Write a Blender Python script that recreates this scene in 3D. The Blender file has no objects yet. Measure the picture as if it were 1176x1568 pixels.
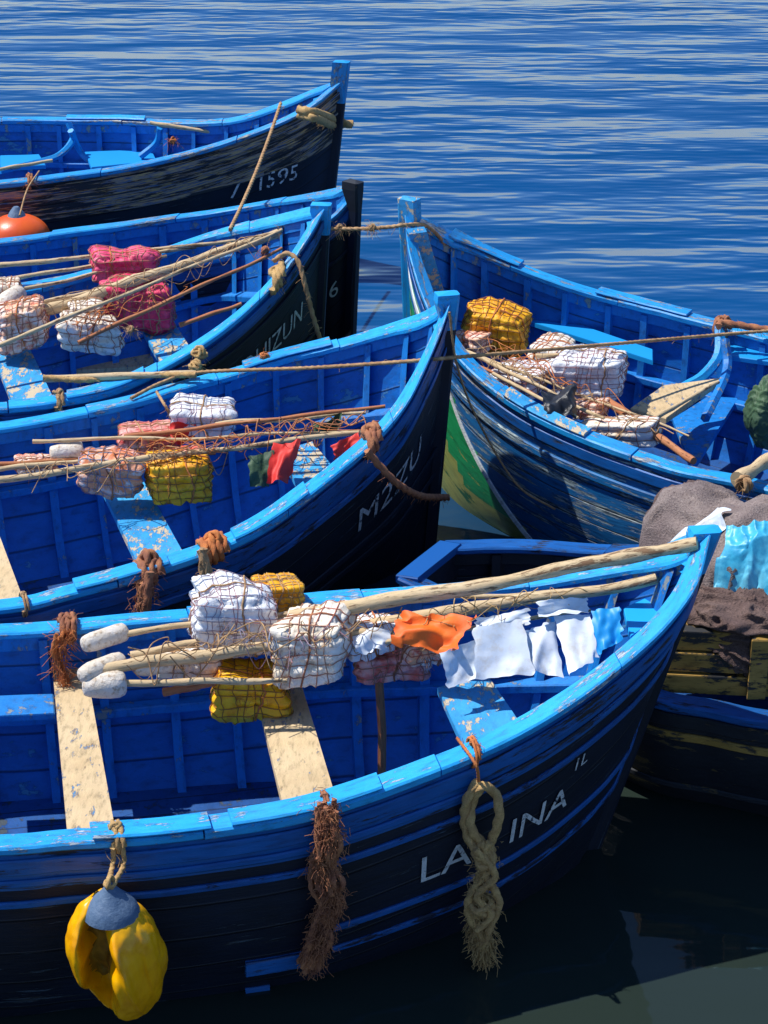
import bpy, bmesh, math, random
from mathutils import Vector, noise, Matrix
from mathutils.bvhtree import BVHTree
random.seed(7)
sc=bpy.context.scene
# ---------------- camera (quay viewpoint, 5.2 m above the water) -------------
HC=5.2; PITCH=math.radians(25); VF=math.radians(28)
F=784/math.tan(VF/2); cp,sp=math.cos(PITCH),math.sin(PITCH)
cd=bpy.data.cameras.new("camera"); cam=bpy.data.objects.new("camera",cd); sc.collection.objects.link(cam)
cam.location=(0,0,HC); cam.rotation_euler=(math.pi/2-PITCH,0,0)
cd.sensor_fit='VERTICAL'; cd.sensor_height=36; cd.sensor_width=27; cd.lens=18/math.tan(VF/2); cd.clip_end=3000
sc.camera=cam
def ray(u,v):
    x=(u-588)/F; y=(784-v)/F
    return Vector((x, cp+y*sp, -sp+y*cp))
def P(u,v,z):      # survey point at known height above water
    d=ray(u,v); t=(z-HC)/d.z
    return Vector((d.x*t,d.y*t,z))
def PY(u,v,y):     # survey point at known distance from quay
    d=ray(u,v); t=y/d.y
    return Vector((d.x*t,y,HC+d.z*t))
def proj(p):
    f=p.y*cp-(p.z-HC)*sp; up=p.y*sp+(p.z-HC)*cp
    return 588+F*p.x/f, 784-F*up/f
# ---------------- world / sun ------------------------------------------------
sd=Vector((-.58,.17,1.0)).normalized()
elev=math.asin(sd.z); rot=math.atan2(sd.x,sd.y)
w=bpy.data.worlds.new("World"); sc.world=w; w.use_nodes=True
nt=w.node_tree; bg=nt.nodes['Background']
sky=nt.nodes.new('ShaderNodeTexSky'); sky.sky_type='NISHITA'; sky.sun_disc=False
sky.sun_elevation=elev; sky.sun_rotation=rot; sky.ozone_density=1.8; sky.dust_density=0.1; sky.air_density=1.0
tint=nt.nodes.new('ShaderNodeMix'); tint.data_type='RGBA'; tint.blend_type='MULTIPLY'; tint.inputs[0].default_value=1; tint.inputs[7].default_value=(.80,.96,1.22,1)
nt.links.new(sky.outputs[0],tint.inputs[6]); nt.links.new(tint.outputs[2],bg.inputs[0]); bg.inputs[1].default_value=0.115
sl=bpy.data.lights.new("sun",'SUN'); sl.energy=5.0; sl.angle=math.radians(.5); sl.color=(1,.975,.93)
so=bpy.data.objects.new("sun",sl); sc.collection.objects.link(so); so.rotation_euler=sd.to_track_quat('Z','Y').to_euler(); so.location=(-6,14,14)
sc.view_settings.view_transform='Standard'; sc.view_settings.look='None'; sc.view_settings.exposure=0
# ---------------- materials --------------------------------------------------
def M(name):
    m=bpy.data.materials.new(name); m.use_nodes=True
    n=m.node_tree; return m,n,n.nodes['Principled BSDF']
def mathn(n,op,a,b=None,c=None):
    k=n.nodes.new('ShaderNodeMath'); k.operation=op
    for i,x in enumerate((a,b,c)):
        if x is None: continue
        if isinstance(x,(int,float)): k.inputs[i].default_value=x
        else: n.links.new(x,k.inputs[i])
    return k.outputs[0]
def mix(n,f,a,b):
    k=n.nodes.new('ShaderNodeMix'); k.data_type='RGBA'
    for i,x in ((0,f),(6,a),(7,b)):
        if isinstance(x,tuple): k.inputs[i].default_value=(*x,1) if len(x)==3 else x
        elif isinstance(x,(int,float)): k.inputs[i].default_value=x
        else: n.links.new(x,k.inputs[i])
    return k.outputs[2]
def noi(n,co,scale,detail=4,rough=.6):
    k=n.nodes.new('ShaderNodeTexNoise'); k.inputs['Scale'].default_value=scale
    k.inputs['Detail'].default_value=detail; k.inputs['Roughness'].default_value=rough
    n.links.new(co,k.inputs['Vector']); return k.outputs['Fac']
def ramp(n,x,a,b):
    k=n.nodes.new('ShaderNodeMapRange'); k.inputs[1].default_value=a; k.inputs[2].default_value=b
    n.links.new(x,k.inputs[0]); return k.outputs[0]
def coords(n,uv,scale=(1,1,1)):
    if uv: c=n.nodes.new('ShaderNodeTexCoord').outputs['UV']
    else: c=n.nodes.new('ShaderNodeNewGeometry').outputs['Position']
    m=n.nodes.new('ShaderNodeMapping'); m.inputs['Scale'].default_value=scale
    n.links.new(c,m.inputs[0]); return c,m.outputs[0]
def paint(name,c1,c2,chip,amt=.3,uv=True,st=(3,9,9),rough=.45,seam=0,chip2=None,bump=.5,fade=.2):
    m,n,b=M(name)
    c,mc=coords(n,uv,st)
    big=noi(n,c,2.3,3); fine=noi(n,mc,1.6,10,.72); fine2=noi(n,mc,6,6,.7); patch=noi(n,c,1.1,3)
    col=mix(n,ramp(n,big,.35,.65),c1,c2)
    col=mix(n,mathn(n,'MULTIPLY',ramp(n,fine2,.45,.75),.45),col,tuple(min(1,x*1.8+.02) for x in c1))
    col=mix(n,mathn(n,'MULTIPLY',ramp(n,noi(n,mc,3,8,.7),.50,.68),.65),col,tuple(x*.28 for x in c1))
    col=mix(n,mathn(n,'MULTIPLY',ramp(n,noi(n,c,.9,6,.65),.50,.72),fade),col,(.14,.24,.32) if c1[2]>.1 and c1[0]<.1 else tuple(x*.6 for x in c1))
    lo=.70-amt*.36
    fsum=mathn(n,'ADD',fine,mathn(n,'MULTIPLY',mathn(n,'SUBTRACT',patch,.5),.35))
    ch=ramp(n,fsum,lo,lo+.025)
    cc=chip if chip2 is None else mix(n,ramp(n,fine2,.4,.6),chip,chip2)
    col=mix(n,mathn(n,'MULTIPLY',ramp(n,fsum,lo-.03,lo),.45),col,tuple(x*.4 for x in c1))
    col=mix(n,ch,col,cc)
    h=mathn(n,'SUBTRACT',mathn(n,'MULTIPLY',fine2,.5),mathn(n,'MULTIPLY',ch,.35))
    if seam:
        s=n.nodes.new('ShaderNodeSeparateXYZ'); n.links.new(c,s.inputs[0])
        wob=mathn(n,'MULTIPLY',noi(n,c,1.2,2),.02)
        v=mathn(n,'ADD',s.outputs[1],wob)
        fr=mathn(n,'FRACT',mathn(n,'DIVIDE',v,seam))
        e=mathn(n,'ABSOLUTE',mathn(n,'SUBTRACT',fr,.5))
        ed=ramp(n,e,.455,.49)
        col=mix(n,mathn(n,'MULTIPLY',ed,.75),col,tuple(x*.15 for x in c1))
        h=mathn(n,'SUBTRACT',h,mathn(n,'MULTIPLY',ed,1.2))
    n.links.new(col,b.inputs['Base Color']); 
    rr=mathn(n,'ADD',mathn(n,'MULTIPLY',fine2,.35),rough-.12); n.links.new(rr,b.inputs['Roughness'])
    bm=n.nodes.new('ShaderNodeBump'); bm.inputs['Strength'].default_value=bump; bm.inputs['Distance'].default_value=.008
    n.links.new(h,bm.inputs['Height']); n.links.new(bm.outputs[0],b.inputs['Normal'])
    return m
m_rail=paint("rail_blue_paint",(.006,.34,.82),(.018,.42,.88),(.56,.62,.62),.36,chip2=(.01,.08,.20),st=(4,14,14),rough=.42)
m_rail2=paint("rail_blue_paint_b",(.004,.26,.66),(.010,.35,.76),(.48,.43,.33),.42,chip2=(.01,.06,.16),st=(3,12,12),rough=.42)
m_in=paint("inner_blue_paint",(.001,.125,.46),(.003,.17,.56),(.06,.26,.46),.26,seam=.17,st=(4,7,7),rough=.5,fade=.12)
m_rib=paint("rib_blue_paint",(.002,.17,.54),(.004,.22,.64),(.28,.3,.28),.27,uv=False,st=(9,9,5),rough=.5,fade=.12)
m_navy=paint("hull_navy_paint",(.001,.004,.014),(.002,.009,.030),(.06,.10,.15),.25,seam=.16,st=(1.3,18,18),rough=.55,chip2=(.03,.03,.03))
m_hblue=paint("hull_blue_paint",(.002,.085,.32),(.003,.12,.42),(.02,.02,.03),.34,seam=.16,st=(2,14,14),rough=.42)
m_strake=paint("strake_blue_paint",(.002,.075,.28),(.003,.11,.40),(.005,.012,.04),.38,st=(3,14,14),rough=.4)
m_scr=paint("hull_scraped_paint",(.003,.10,.32),(.006,.19,.46),(.50,.62,.62),.52,seam=.12,st=(1.5,14,14),chip2=(.01,.03,.06),rough=.5,bump=.9)
m_gold=paint("hull_worn_strake",(.008,.014,.03),(.03,.03,.03),(.55,.36,.12),.62,seam=.09,st=(1.3,16,16),chip2=(.02,.10,.25),rough=.5,bump=.9)
m_green=paint("hull_green_paint",(.01,.28,.09),(.02,.38,.13),(.40,.42,.10),.30,st=(2,10,10),rough=.4)
m_yel=paint("hull_ochre_paint",(.42,.42,.09),(.30,.38,.12),(.02,.16,.05),.3,st=(2,10,10),rough=.4)
m_white=paint("white_paint",(.7,.76,.76),(.8,.82,.8),(.1,.2,.2),.25,st=(3,10,10),rough=.5)
m_letter=paint("letter_white_paint",(.6,.63,.65),(.72,.74,.75),(.01,.02,.05),.38,uv=False,st=(16,16,16),rough=.5)
m_thw=paint("thwart_worn_wood",(.62,.43,.22),(.72,.54,.31),(.05,.25,.50),.27,uv=False,st=(16,5,9),rough=.7,chip2=(.30,.18,.08))
m_thwb=paint("thwart_worn_blue",(.02,.30,.66),(.05,.40,.76),(.62,.50,.33),.48,uv=False,st=(12,5,9),rough=.6)
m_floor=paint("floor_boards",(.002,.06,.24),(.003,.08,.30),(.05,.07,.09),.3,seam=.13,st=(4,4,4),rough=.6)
m_pole=paint("pole_wood",(.62,.43,.22),(.72,.54,.32),(.24,.13,.06),.40,uv=True,st=(5,30,30),rough=.7)
m_polered=paint("pole_red_wood",(.44,.14,.05),(.54,.23,.09),(.15,.05,.02),.3,uv=True,st=(5,30,30),rough=.7)
m_board=paint("old_ochre_boards",(.34,.19,.03),(.48,.29,.07),(.03,.03,.03),.42,uv=False,st=(4,4,16),rough=.6)
m_dark=paint("dark_tarred_wood",(.007,.010,.016),(.012,.016,.026),(.12,.08,.03),.30,st=(3,12,12),rough=.55)
def simple(name,c1,c2,scale=8,rough=.6,bump=.5,bscale=30,dist=.01,dirt=None,weave=0):
    m,n,b=M(name); c,_=coords(n,False)
    f=noi(n,c,scale,5); g=noi(n,c,bscale,6,.65)
    col=mix(n,ramp(n,f,.38,.62),c1,c2)
    if dirt: col=mix(n,ramp(n,g,.50,.66),col,dirt)
    h=g
    if weave:
        v=n.nodes.new('ShaderNodeTexVoronoi'); v.inputs['Scale'].default_value=weave; v.feature='DISTANCE_TO_EDGE'; n.links.new(c,v.inputs['Vector'])
        e=ramp(n,v.outputs['Distance'],0,.12); col=mix(n,mathn(n,'MULTIPLY',e,.45),col,tuple(x*.35 for x in c1)); h=mathn(n,'SUBTRACT',g,mathn(n,'MULTIPLY',e,.5))
    n.links.new(col,b.inputs['Base Color']); b.inputs['Roughness'].default_value=rough
    bm=n.nodes.new('ShaderNodeBump'); bm.inputs['Strength'].default_value=bump; bm.inputs['Distance'].default_value=dist
    n.links.new(h,bm.inputs['Height']); n.links.new(bm.outputs[0],b.inputs['Normal'])
    return m
m_ropeT=simple("rope_tan",(.58,.36,.17),(.40,.22,.10),20,.9,.6,200)
m_ropeB=simple("rope_rust",(.52,.21,.09),(.30,.11,.06),20,.9,.6,200)
m_ropeO=simple("rope_orange",(.74,.24,.06),(.52,.16,.05),20,.9,.6,200)
m_ropeG=simple("rope_ochre",(.68,.43,.17),(.50,.29,.12),20,.9,.6,200,.01,(.34,.23,.06))
m_twine=simple("net_twine",(.42,.27,.17),(.52,.16,.10),6,.8,.2,100)
m_twineB=simple("net_twine_blue",(.25,.36,.50),(.44,.18,.16),5,.8,.2,100)
m_twineG=simple("net_twine_ochre",(.42,.18,.03),(.30,.12,.03),6,.8,.2,100)
m_netdark=simple("fishing_net",(.30,.225,.205),(.42,.33,.29),4,.95,.8,90,.006,(.17,.12,.11),weave=70)
m_netbrown=simple("fishing_net_brown",(.18,.11,.095),(.26,.17,.14),5,.95,.8,90,.006,(.08,.05,.045),weave=70)
m_cyan=simple("cyan_plastic",(.05,.46,.70),(.20,.64,.80),4,.4,.3,18,.006,(.03,.34,.58))
m_flagO=simple("orange_cloth",(.95,.13,.008),(.95,.19,.012),4,.6,.3,20)
m_flagR=simple("red_cloth",(.85,.05,.03),(.70,.03,.02),4,.6,.4,20)
m_flagW=simple("white_sheet",(.80,.84,.88),(.68,.75,.82),7,.5,.3,16,.006,(.64,.63,.60))
m_flagG=simple("green_bag",(.06,.12,.05),(.03,.07,.035),6,.6,.6,20)
m_black=simple("black_plastic",(.012,.013,.015),(.03,.03,.035),6,.35,.7,25)
m_buoy=simple("buoy_yellow",(1.0,.48,.0),(.97,.40,.0),3,.33,.2,12,.008,(.86,.35,.0))
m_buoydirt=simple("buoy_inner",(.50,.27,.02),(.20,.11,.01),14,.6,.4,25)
m_buoyO=simple("buoy_orange",(.92,.14,.02),(.84,.09,.02),3,.35,.2,12)
m_bcap=simple("buoy_cap",(.06,.12,.22),(.13,.20,.30),10,.6,.6,30)
m_float=simple("float_cork",(.76,.65,.50),(.84,.76,.66),9,.7,.7,40,.012,(.50,.36,.23))
def foam(name,c1,c2,d): return simple(name,c1,c2,9,.45,.7,22,.015,d)
fm={'white':foam("foam_white",(.93,.93,.92),(.86,.87,.88),(.72,.70,.68)),
'cream':foam("foam_cream",(.92,.80,.60),(.94,.89,.80),(.62,.45,.28)),
'yellow':foam("foam_yellow",(1.0,.50,.0),(1.0,.58,.01),(.86,.34,.0)),
'amber':foam("foam_amber",(1.0,.42,.0),(1.0,.52,.01),(.72,.25,.01)),
'pink':foam("foam_pink",(.90,.04,.17),(.94,.14,.24),(.56,.01,.06)),
'crimson':foam("foam_crimson",(.84,.02,.11),(.92,.08,.17),(.42,.01,.04)),
'orange':foam("foam_orange",(.92,.22,.05),(.88,.40,.22),(.78,.70,.66)),
'mixed':foam("foam_mixed",(.92,.46,.22),(.90,.83,.75),(.75,.12,.06)),
'red':foam("foam_red",(.84,.12,.07),(.88,.50,.42),(.5,.04,.03))}
# ---------------- mesh helpers -----------------------------------------------
def obj(name,me,mats,parent=None,smooth=False):
    o=bpy.data.objects.new(name,me); sc.collection.objects.link(o)
    for m in (mats if isinstance(mats,(list,tuple)) else [mats]): me.materials.append(m)
    if smooth: me.polygons.foreach_set('use_smooth',[True]*len(me.polygons))
    if parent: o.parent=parent
    me.update(); return o
class MB:
    def __init__(s): s.v=[];s.f=[];s.uv=[];s.mi=[]
    def grid(s,rows,uvs=None,wrap=False,mi=None,flip=False):
        b=len(s.v); R=len(rows); C=len(rows[0])
        for r in rows: s.v.extend(r)
        for i in range(R-1):
            for j in range(C if wrap else C-1):
                k=(j+1)%C
                q=[b+i*C+j,b+i*C+k,b+(i+1)*C+k,b+(i+1)*C+j]
                if uvs:
                    if wrap and k==0:
                        uq=[uvs[i][j],(uvs[i][j][0],uvs[i][j][1]+.03),(uvs[i+1][j][0],uvs[i+1][j][1]+.03),uvs[i+1][j]]
                    else: uq=[uvs[i][j],uvs[i][k],uvs[i+1][k],uvs[i+1][j]]
                else: uq=[(0,0)]*4
                if flip: q=q[::-1]; uq=uq[::-1]
                s.f.append(q); s.uv.extend(uq); s.mi.append(mi(i,j) if callable(mi) else (mi or 0))
    def poly(s,pts,mi=0,uv=None):
        b=len(s.v); s.v.extend(pts); s.f.append(list(range(b,b+len(pts))))
        s.uv.extend(uv or [(0,0)]*len(pts)); s.mi.append(mi)
    def build(s,name,mats,parent=None,smooth=False):
        me=bpy.data.meshes.new(name); me.from_pydata([tuple(x) for x in s.v],[],s.f)
        l=me.uv_layers.new(name="UVMap")
        for i,x in enumerate(s.uv): l.data[i].uv=x
        o=obj(name,me,mats,parent,smooth)
        me.polygons.foreach_set('material_index',s.mi)
        return o
def empty(name):
    o=bpy.data.objects.new(name,None); sc.collection.objects.link(o); o.empty_display_size=.2; return o
def catmull(pts,n):
    L=[0]
    for a,b in zip(pts,pts[1:]): L.append(L[-1]+(b-a).length)
    out=[]; T=L[-1]; i=0
    for k in range(n):
        d=T*k/(n-1)
        while i<len(pts)-2 and d>L[i+1]: i+=1
        t=(d-L[i])/max(1e-9,L[i+1]-L[i]); t=min(1,max(0,t))
        p1,p2=pts[i],pts[i+1]; p0=pts[i-1] if i>0 else p1*2-p2; p3=pts[i+2] if i+2<len(pts) else p2*2-p1
        out.append(.5*((2*p1)+(-p0+p2)*t+(2*p0-5*p1+4*p2-p3)*t*t+(-p0+3*p1-3*p2+p3)*t**3))
    return out
def sm(x): x=max(0,min(1,x)); return x*x*(3-2*x)
def nz(v,s=1,seed=0): return noise.noise(Vector(v)*s+Vector((seed*7.3,seed*3.1,seed*1.7)))
def frames(pts):
    T=[(pts[min(i+1,len(pts)-1)]-pts[max(i-1,0)]).normalized() for i in range(len(pts))]
    up=Vector((0,0,1)) if abs(T[0].z)<.9 else Vector((1,0,0))
    N=[]
    n=(up-T[0]*up.dot(T[0])).normalized()
    for t in T:
        n=(n-t*n.dot(t)).normalized(); N.append((t,n,t.cross(n)))
    return N
def tube(mb,pts,rad,seg=8,twist=0,lobe=0,cap=True,rn=0,seed=0):
    fr=frames(pts); rows=[];uvs=[];L=0
    for i,p in enumerate(pts):
        if i: L+=(p-pts[i-1]).length
        r=rad(i/(len(pts)-1)) if callable(rad) else rad
        if rn: r*=1+rn*nz(p,9,seed)
        t,n,b=fr[i]; row=[];uv=[]
        for k in range(seg):
            a=2*math.pi*k/seg
            rr=r*(1+lobe*math.cos(3*(a-twist*L))) if lobe else r
            row.append(p+(n*math.cos(a)+b*math.sin(a))*rr); uv.append((L,r*a))
        rows.append(row);uvs.append(uv)
    mb.grid(rows,uvs,wrap=True)
    if cap: mb.poly(rows[0][::-1]); mb.poly(rows[-1])
def rope_pts(mb,pts,r,n=None,tw=None):
    L=sum((b-a).length for a,b in zip(pts,pts[1:]))
    n=n or max(8,min(260,int(L/(r*.9))))
    c=catmull(pts,n)
    tube(mb,c,r,12,twist=(tw or .55/r),lobe=.22)
def rope(name,pts,r,mat,parent=None,fr=0):
    mb=MB(); rope_pts(mb,pts,r); 
    if fr: hairs(mb,pts,fr,.04,.0013)
    return mb.build(name,mat,parent,True)
def hairs(mb,pts,n,ln,r,spread=.0,down=.5):
    c=catmull(pts,60)
    for _ in range(n):
        p=random.choice(c)+Vector([random.gauss(0,spread) for _ in range(3)])
        d=Vector((random.gauss(0,1),random.gauss(0,1),random.gauss(0,1)-down)).normalized()
        l=ln*random.uniform(.4,1.4)
        q=p+d*l*.5+Vector((0,0,-l*.1)); e=q+d*l*.4+Vector((random.gauss(0,l*.2),random.gauss(0,l*.2),-l*.25))
        tube(mb,[p,q,e],r,3,cap=False)
def knot(mb,c,R,r,n=4,seed=0):
    rnd=random.Random(seed)
    for k in range(n):
        ax=Vector([rnd.gauss(0,1) for _ in range(3)]).normalized(); u=ax.orthogonal().normalized(); v=ax.cross(u)
        o=c+Vector([rnd.uniform(-R,R)*.3 for _ in range(3)])
        pts=[o+(u*math.cos(a)+v*math.sin(a)*.8)*R for a in [2*math.pi*i/14*1.05 for i in range(15)]]
        tube(mb,catmull(pts,40),r,8,twist=.55/r,lobe=.2)
def box(mb,pts,th,mi=0):
    c=sum(pts,Vector())/4; n=(pts[1]-pts[0]).cross(pts[2]-pts[1]).normalized()
    if n.z<0: pts=pts[::-1]; n=-n
    ins=[p+(c-p).normalized()*.006 for p in pts]
    sub=8
    def lerpq(q,a,b): return q[0].lerp(q[1],a).lerp(q[3].lerp(q[2],a),b)
    rows=[[lerpq(ins,a/4,b/sub)+n*(.003*nz(lerpq(ins,a/4,b/sub),6)) for a in range(5)] for b in range(sub+1)]
    mb.grid(rows,None,mi=mi)
    for i in range(4):
        j=(i+1)%4
        a,b=ins[i],ins[j]; a1,b1=pts[i]-n*.006,pts[j]-n*.006
        mb.poly([a1,b1,b,a],mi); mb.poly([pts[i]-n*th,pts[j]-n*th,b1,a1],mi)
    mb.poly([p-n*th for p in pts][::-1],mi)
def plank(name,pts,th,mat,parent=None):
    mb=MB(); box(mb,pts,th); return mb.build(name,mat,parent)
# ---------------- boat -------------------------------------------------------
class Boat:
    def __init__(s,near,far,rake=.25,keel=-.3,bow0=True,full=.45,pp=2.8):
        s.N=90; s.pp=pp
        s.R=[catmull([P(*a) for a in near],s.N),catmull([P(*a) for a in far],s.N)]
        for r in s.R:
            for i,p in enumerate(r):
                if 3<i: p.z+=.008*nz(p,1.9); p.y+=.010*nz(p,2.1,3)
        s.rake=rake;s.keel=keel;s.bow0=bow0;s.full=full
        s.par=empty("fishing_boat")
        a=s.cen(0 if bow0 else 1); b=s.cen(.25 if bow0 else .75)
        s.h=(a-b); s.h.z=0; s.h.normalize()
        s.L=sum((x-y).length for x,y in zip(s.R[0],s.R[0][1:]))
    def rp(s,side,t):
        x=max(0,min(.99999,t))*(s.N-1); i=int(x); return s.R[side][i].lerp(s.R[side][i+1],x-i)
    def cen(s,t): return (s.rp(0,t)+s.rp(1,t))/2
    def pt(s,side,t,q,off=0,dz=0):
        a=s.rp(side,t); b=s.rp(1-side,t); c=(a+b)/2; hv=(a-b)/2; hv.z=0; hw=hv.length
        if hw<.02:
            tt=.03 if t<.5 else .97
            d=(s.rp(side,tt)-s.rp(1-side,tt)); d.z=0; d.normalize()
        else: d=hv/hw
        e=.012; tg=(s.rp(side,min(1,t+e))-s.rp(side,max(0,t-e))); tg.z=0
        k=1
        if tg.length>1e-6:
            tg.normalize(); nn=Vector((tg.y,-tg.x,0)); k=1/max(.6,abs(nn.dot(d)))
        bt=t if s.bow0 else 1-t
        bw=1-sm(bt/s.full)
        p=s.pp-(s.pp-1.3)*bw; g=.7+.2*bw
        q=max(0,min(1,q)); wf=(1-q**p)**g
        W=max(0,hw*wf+off*k) if off<0 else hw*wf+off*k
        r=c+d*W; r.z=a.z+(s.keel-a.z)*q+dz
        sh=s.rake*bw*bw*q
        r.x-=s.h.x*sh; r.y-=s.h.y*sh
        return r
    def tq(s,side,u,v):
        best=(0,0);bd=1e9
        for i in range(6,160):
            for j in range(1,50):
                t=i/200;q=j/50; pu,pv=proj(s.pt(side,t,q)); d=(pu-u)**2+(pv-v)**2
                if d<bd: bd=d;best=(t,q)
        return best
    def sweep(s,name,side,q,o0,o1,z0,z1,mat,t0=0,t1=1,n=None,ch=.006,join=None):
        n=n or max(6,int(90*(t1-t0)))
        prof=[(o0,z0+ch),(o0,z1-ch),(o0+ch,z1),(o1-ch,z1),(o1,z1-ch),(o1,z0+ch),(o1-ch,z0),(o0+ch,z0)]
        rows=[];uvs=[];L=0;pv=None
        for i in range(n+1):
            t=t0+(t1-t0)*i/n; qq=q(t) if callable(q) else q
            wv=.006*nz((t*s.L*2.3,side*5,qq*9),1)+.0025*nz((t*s.L*9,side*5,qq*9),1)
            row=[s.pt(side,t,qq,o+wv*(1 if abs(o)>.03 else .3),z+wv*.4) for o,z in prof]
            if pv is not None: L+=(row[3]-pv).length
            pv=row[3]
            vv=0;uv=[]
            for j in range(8):
                if j: vv+=math.dist(prof[j],prof[j-1])
                uv.append((L+t0*7+s.L*11,vv+qq*3+side*5))
            rows.append(row);uvs.append(uv)
        mb=join or MB(); mb.grid(rows,uvs,wrap=True,flip=(side==1)); mb.poly(rows[0][::-1]);mb.poly(rows[-1])
        if join is None: return mb.build(name,mat,s.par)
    def t_at(s,u,q,side=0):
        best=0;bd=1e9
        for i in range(601):
            t=i/600; d=abs(proj(s.pt(side,t,q))[0]-u)
            if d<bd: bd=d;best=t
            elif bd<8 and d>bd+60: break
        return best
    def build(s,hullmats,hullfn,rail,inner=m_in,rib=m_rib,ribsp=.27,stem_h=.1,stemm=None,stemlow=m_navy,strakes=(),floorz=.06):
        for side in (0,1):
            mb=MB(); nq=24; rows=[];uvs=[];L=0
            for i in range(s.N):
                t=i/(s.N-1)
                if i: L+=(s.R[side][i]-s.R[side][i-1]).length
                row=[s.pt(side,t,j/nq) for j in range(nq+1)]
                H=s.rp(side,t).z-s.keel
                rows.append(row); uvs.append([(L+s.L*13,j/nq*H) for j in range(nq+1)])
            mb.grid(rows,uvs,mi=lambda i,j:hullfn((j+.5)/nq,(i+.5)/(s.N-1)),flip=(side==1))
            mb.build("hull_side",hullmats,s.par,True)
            mb=MB(); rows2=[];uv2=[]
            for i in range(s.N):
                t=.002+.996*i/(s.N-1); H=s.rp(side,t).z-s.keel
                rows2.append([s.pt(side,t,j/nq*.93,-.03) for j in range(nq+1)]); uv2.append([(uvs[i][0][0],j/nq*.93*H) for j in range(nq+1)])
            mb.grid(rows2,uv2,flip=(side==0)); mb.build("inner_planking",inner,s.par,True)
            cuts=[0,.16+.03*side,.33,.52-.04*side,.74,1]
            for k in range(5):
                zz=.036+.004*((k*7+side*3)%3-1); s.sweep("gunwale",side,0,-.088+.004*(k%2),.022+.003*(k%3),-.002,zz,rail,cuts[k]+(.0006 if k else 0),cuts[k+1]-.0006,ch=.008)
            s.sweep("inwale",side,0,-.062,-.028,-.075,-.004,rib,t0=.02)
            s.sweep("stringer",side,.30,-.10,-.031,-.02,.025,rib,t0=.05)
            s.sweep("top_strake",side,.03,-.002,.018,-.055,.012,strakes[0] if strakes else m_strake)
            for st in strakes[1:]:
                q,t0,t1,hh,mm=st; s.sweep("rubbing_strake",side,q,-.004,.016,-hh/2,hh/2,mm,t0,t1)
            mb=MB(); nr=int(s.L/ribsp)
            for k in range(1,nr):
                t=k/nr+random.uniform(-.004,.004); dt=.019/s.L*random.uniform(.85,1.2)
                rows3=[]
                for j in range(15):
                    q=.012+j/14*.80
                    A=[s.pt(side,t-dt,q,-.028),s.pt(side,t-dt,q,-.075),s.pt(side,t+dt,q,-.075),s.pt(side,t+dt,q,-.028)]
                    rows3.append(A)
                mb.grid(rows3,None,wrap=True,flip=(side==0)); mb.poly(rows3[0])
            mb.build("ribs",rib,s.par)
        mb=MB(); rows=[];uvs=[]
        for i in range(s.N):
            t=.01+.98*i/(s.N-1); rz=s.rp(0,t).z; q=(rz-floorz)/(rz-s.keel)
            a=s.pt(0,t,q,-.02); b=s.pt(1,t,q,-.02); a.z=b.z=floorz
            rows.append([a.lerp(b,k/6) for k in range(7)]); wd=(a-b).length
            uvs.append([(i*.08,k/6*wd-wd/2) for k in range(7)])
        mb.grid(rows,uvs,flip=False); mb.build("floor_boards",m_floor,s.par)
        for t in (0,1):
            if (s.rp(0,t)-s.rp(1,t)).length>.1:
                mb=MB(); d=.04*(1 if t==0 else -1)
                for tt in (t,t+d/2):
                    A=[s.pt(0,tt,j/16) for j in range(17)]; B=[s.pt(1,tt,j/16) for j in range(17)]
                    mb.grid([[a.lerp(b,k/6) for k in range(7)] for a,b in zip(A,B)],[[(k*.2,j*.07) for k in range(7)] for j in range(17)])
                mb.build("transom",inner,s.par)
                mb=MB(); a=s.rp(0,t);b=s.rp(1,t); di=(s.cen(.5)-s.cen(t)); di.z=0; di.normalize()
                up=Vector((0,0,.038)); box(mb,[a+up-di*.02,b+up-di*.02,b+up+di*.09,a+up+di*.09],.04); mb.build("transom_cap",rail,s.par)
        te=0 if s.bow0 else 1
        if (s.rp(0,te)-s.rp(1,te)).length<.1:
            mb=MB(); pts=[s.pt(0,te,j/12) for j in range(13)]
            top=pts[0]+(pts[0]-pts[1]).normalized()*stem_h; top.z=pts[0].z+stem_h; pts=[top,top.lerp(pts[0],.5)]+pts
            cr=Vector((s.h.y,-s.h.x,0)); rows=[];uvs=[]
            for i,p in enumerate(pts):
                a,b,w=.040,-.085,.042
                if i>2: w=.028;b=-.03
                rows.append([p+s.h*a+cr*w*.7,p+s.h*(a-.015)+cr*w,p+s.h*b+cr*w,p+s.h*b-cr*w,p+s.h*(a-.015)-cr*w,p+s.h*a-cr*w*.7])
                uvs.append([(i*.1+s.L,k*.05) for k in range(6)])
            mb.grid(rows,uvs,wrap=True,mi=lambda i,j:0 if i<3 else 1); tp=sum(rows[0],Vector())/6+Vector((0,0,.012)); 
            for k in range(6): mb.poly([rows[0][k],rows[0][(k+1)%6],tp],0)
            mb.build("stem_post",[stemm or rail,stemlow],s.par)
            ts=[.004+.045*i/6 for i in range(7)] if s.bow0 else [1-.004-.045*i/6 for i in range(7)]
            mb=MB(); 
            for dz in (-.01,-.05): mb.grid([[s.pt(0,t,0,-.05,dz).lerp(s.pt(1,t,0,-.05,dz),k/4) for k in range(5)] for t in ts],[[(t*3,k*.05) for k in range(5)] for t in ts])
            mb.build("breasthook",rail,s.par)
        return s
    def pads(s,side,lst,mat):
        for t0,t1 in lst: s.sweep("gunwale_doubler",side,0,-.08,.03,.043,.060,mat,t0,t1,ch=.007)
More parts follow.
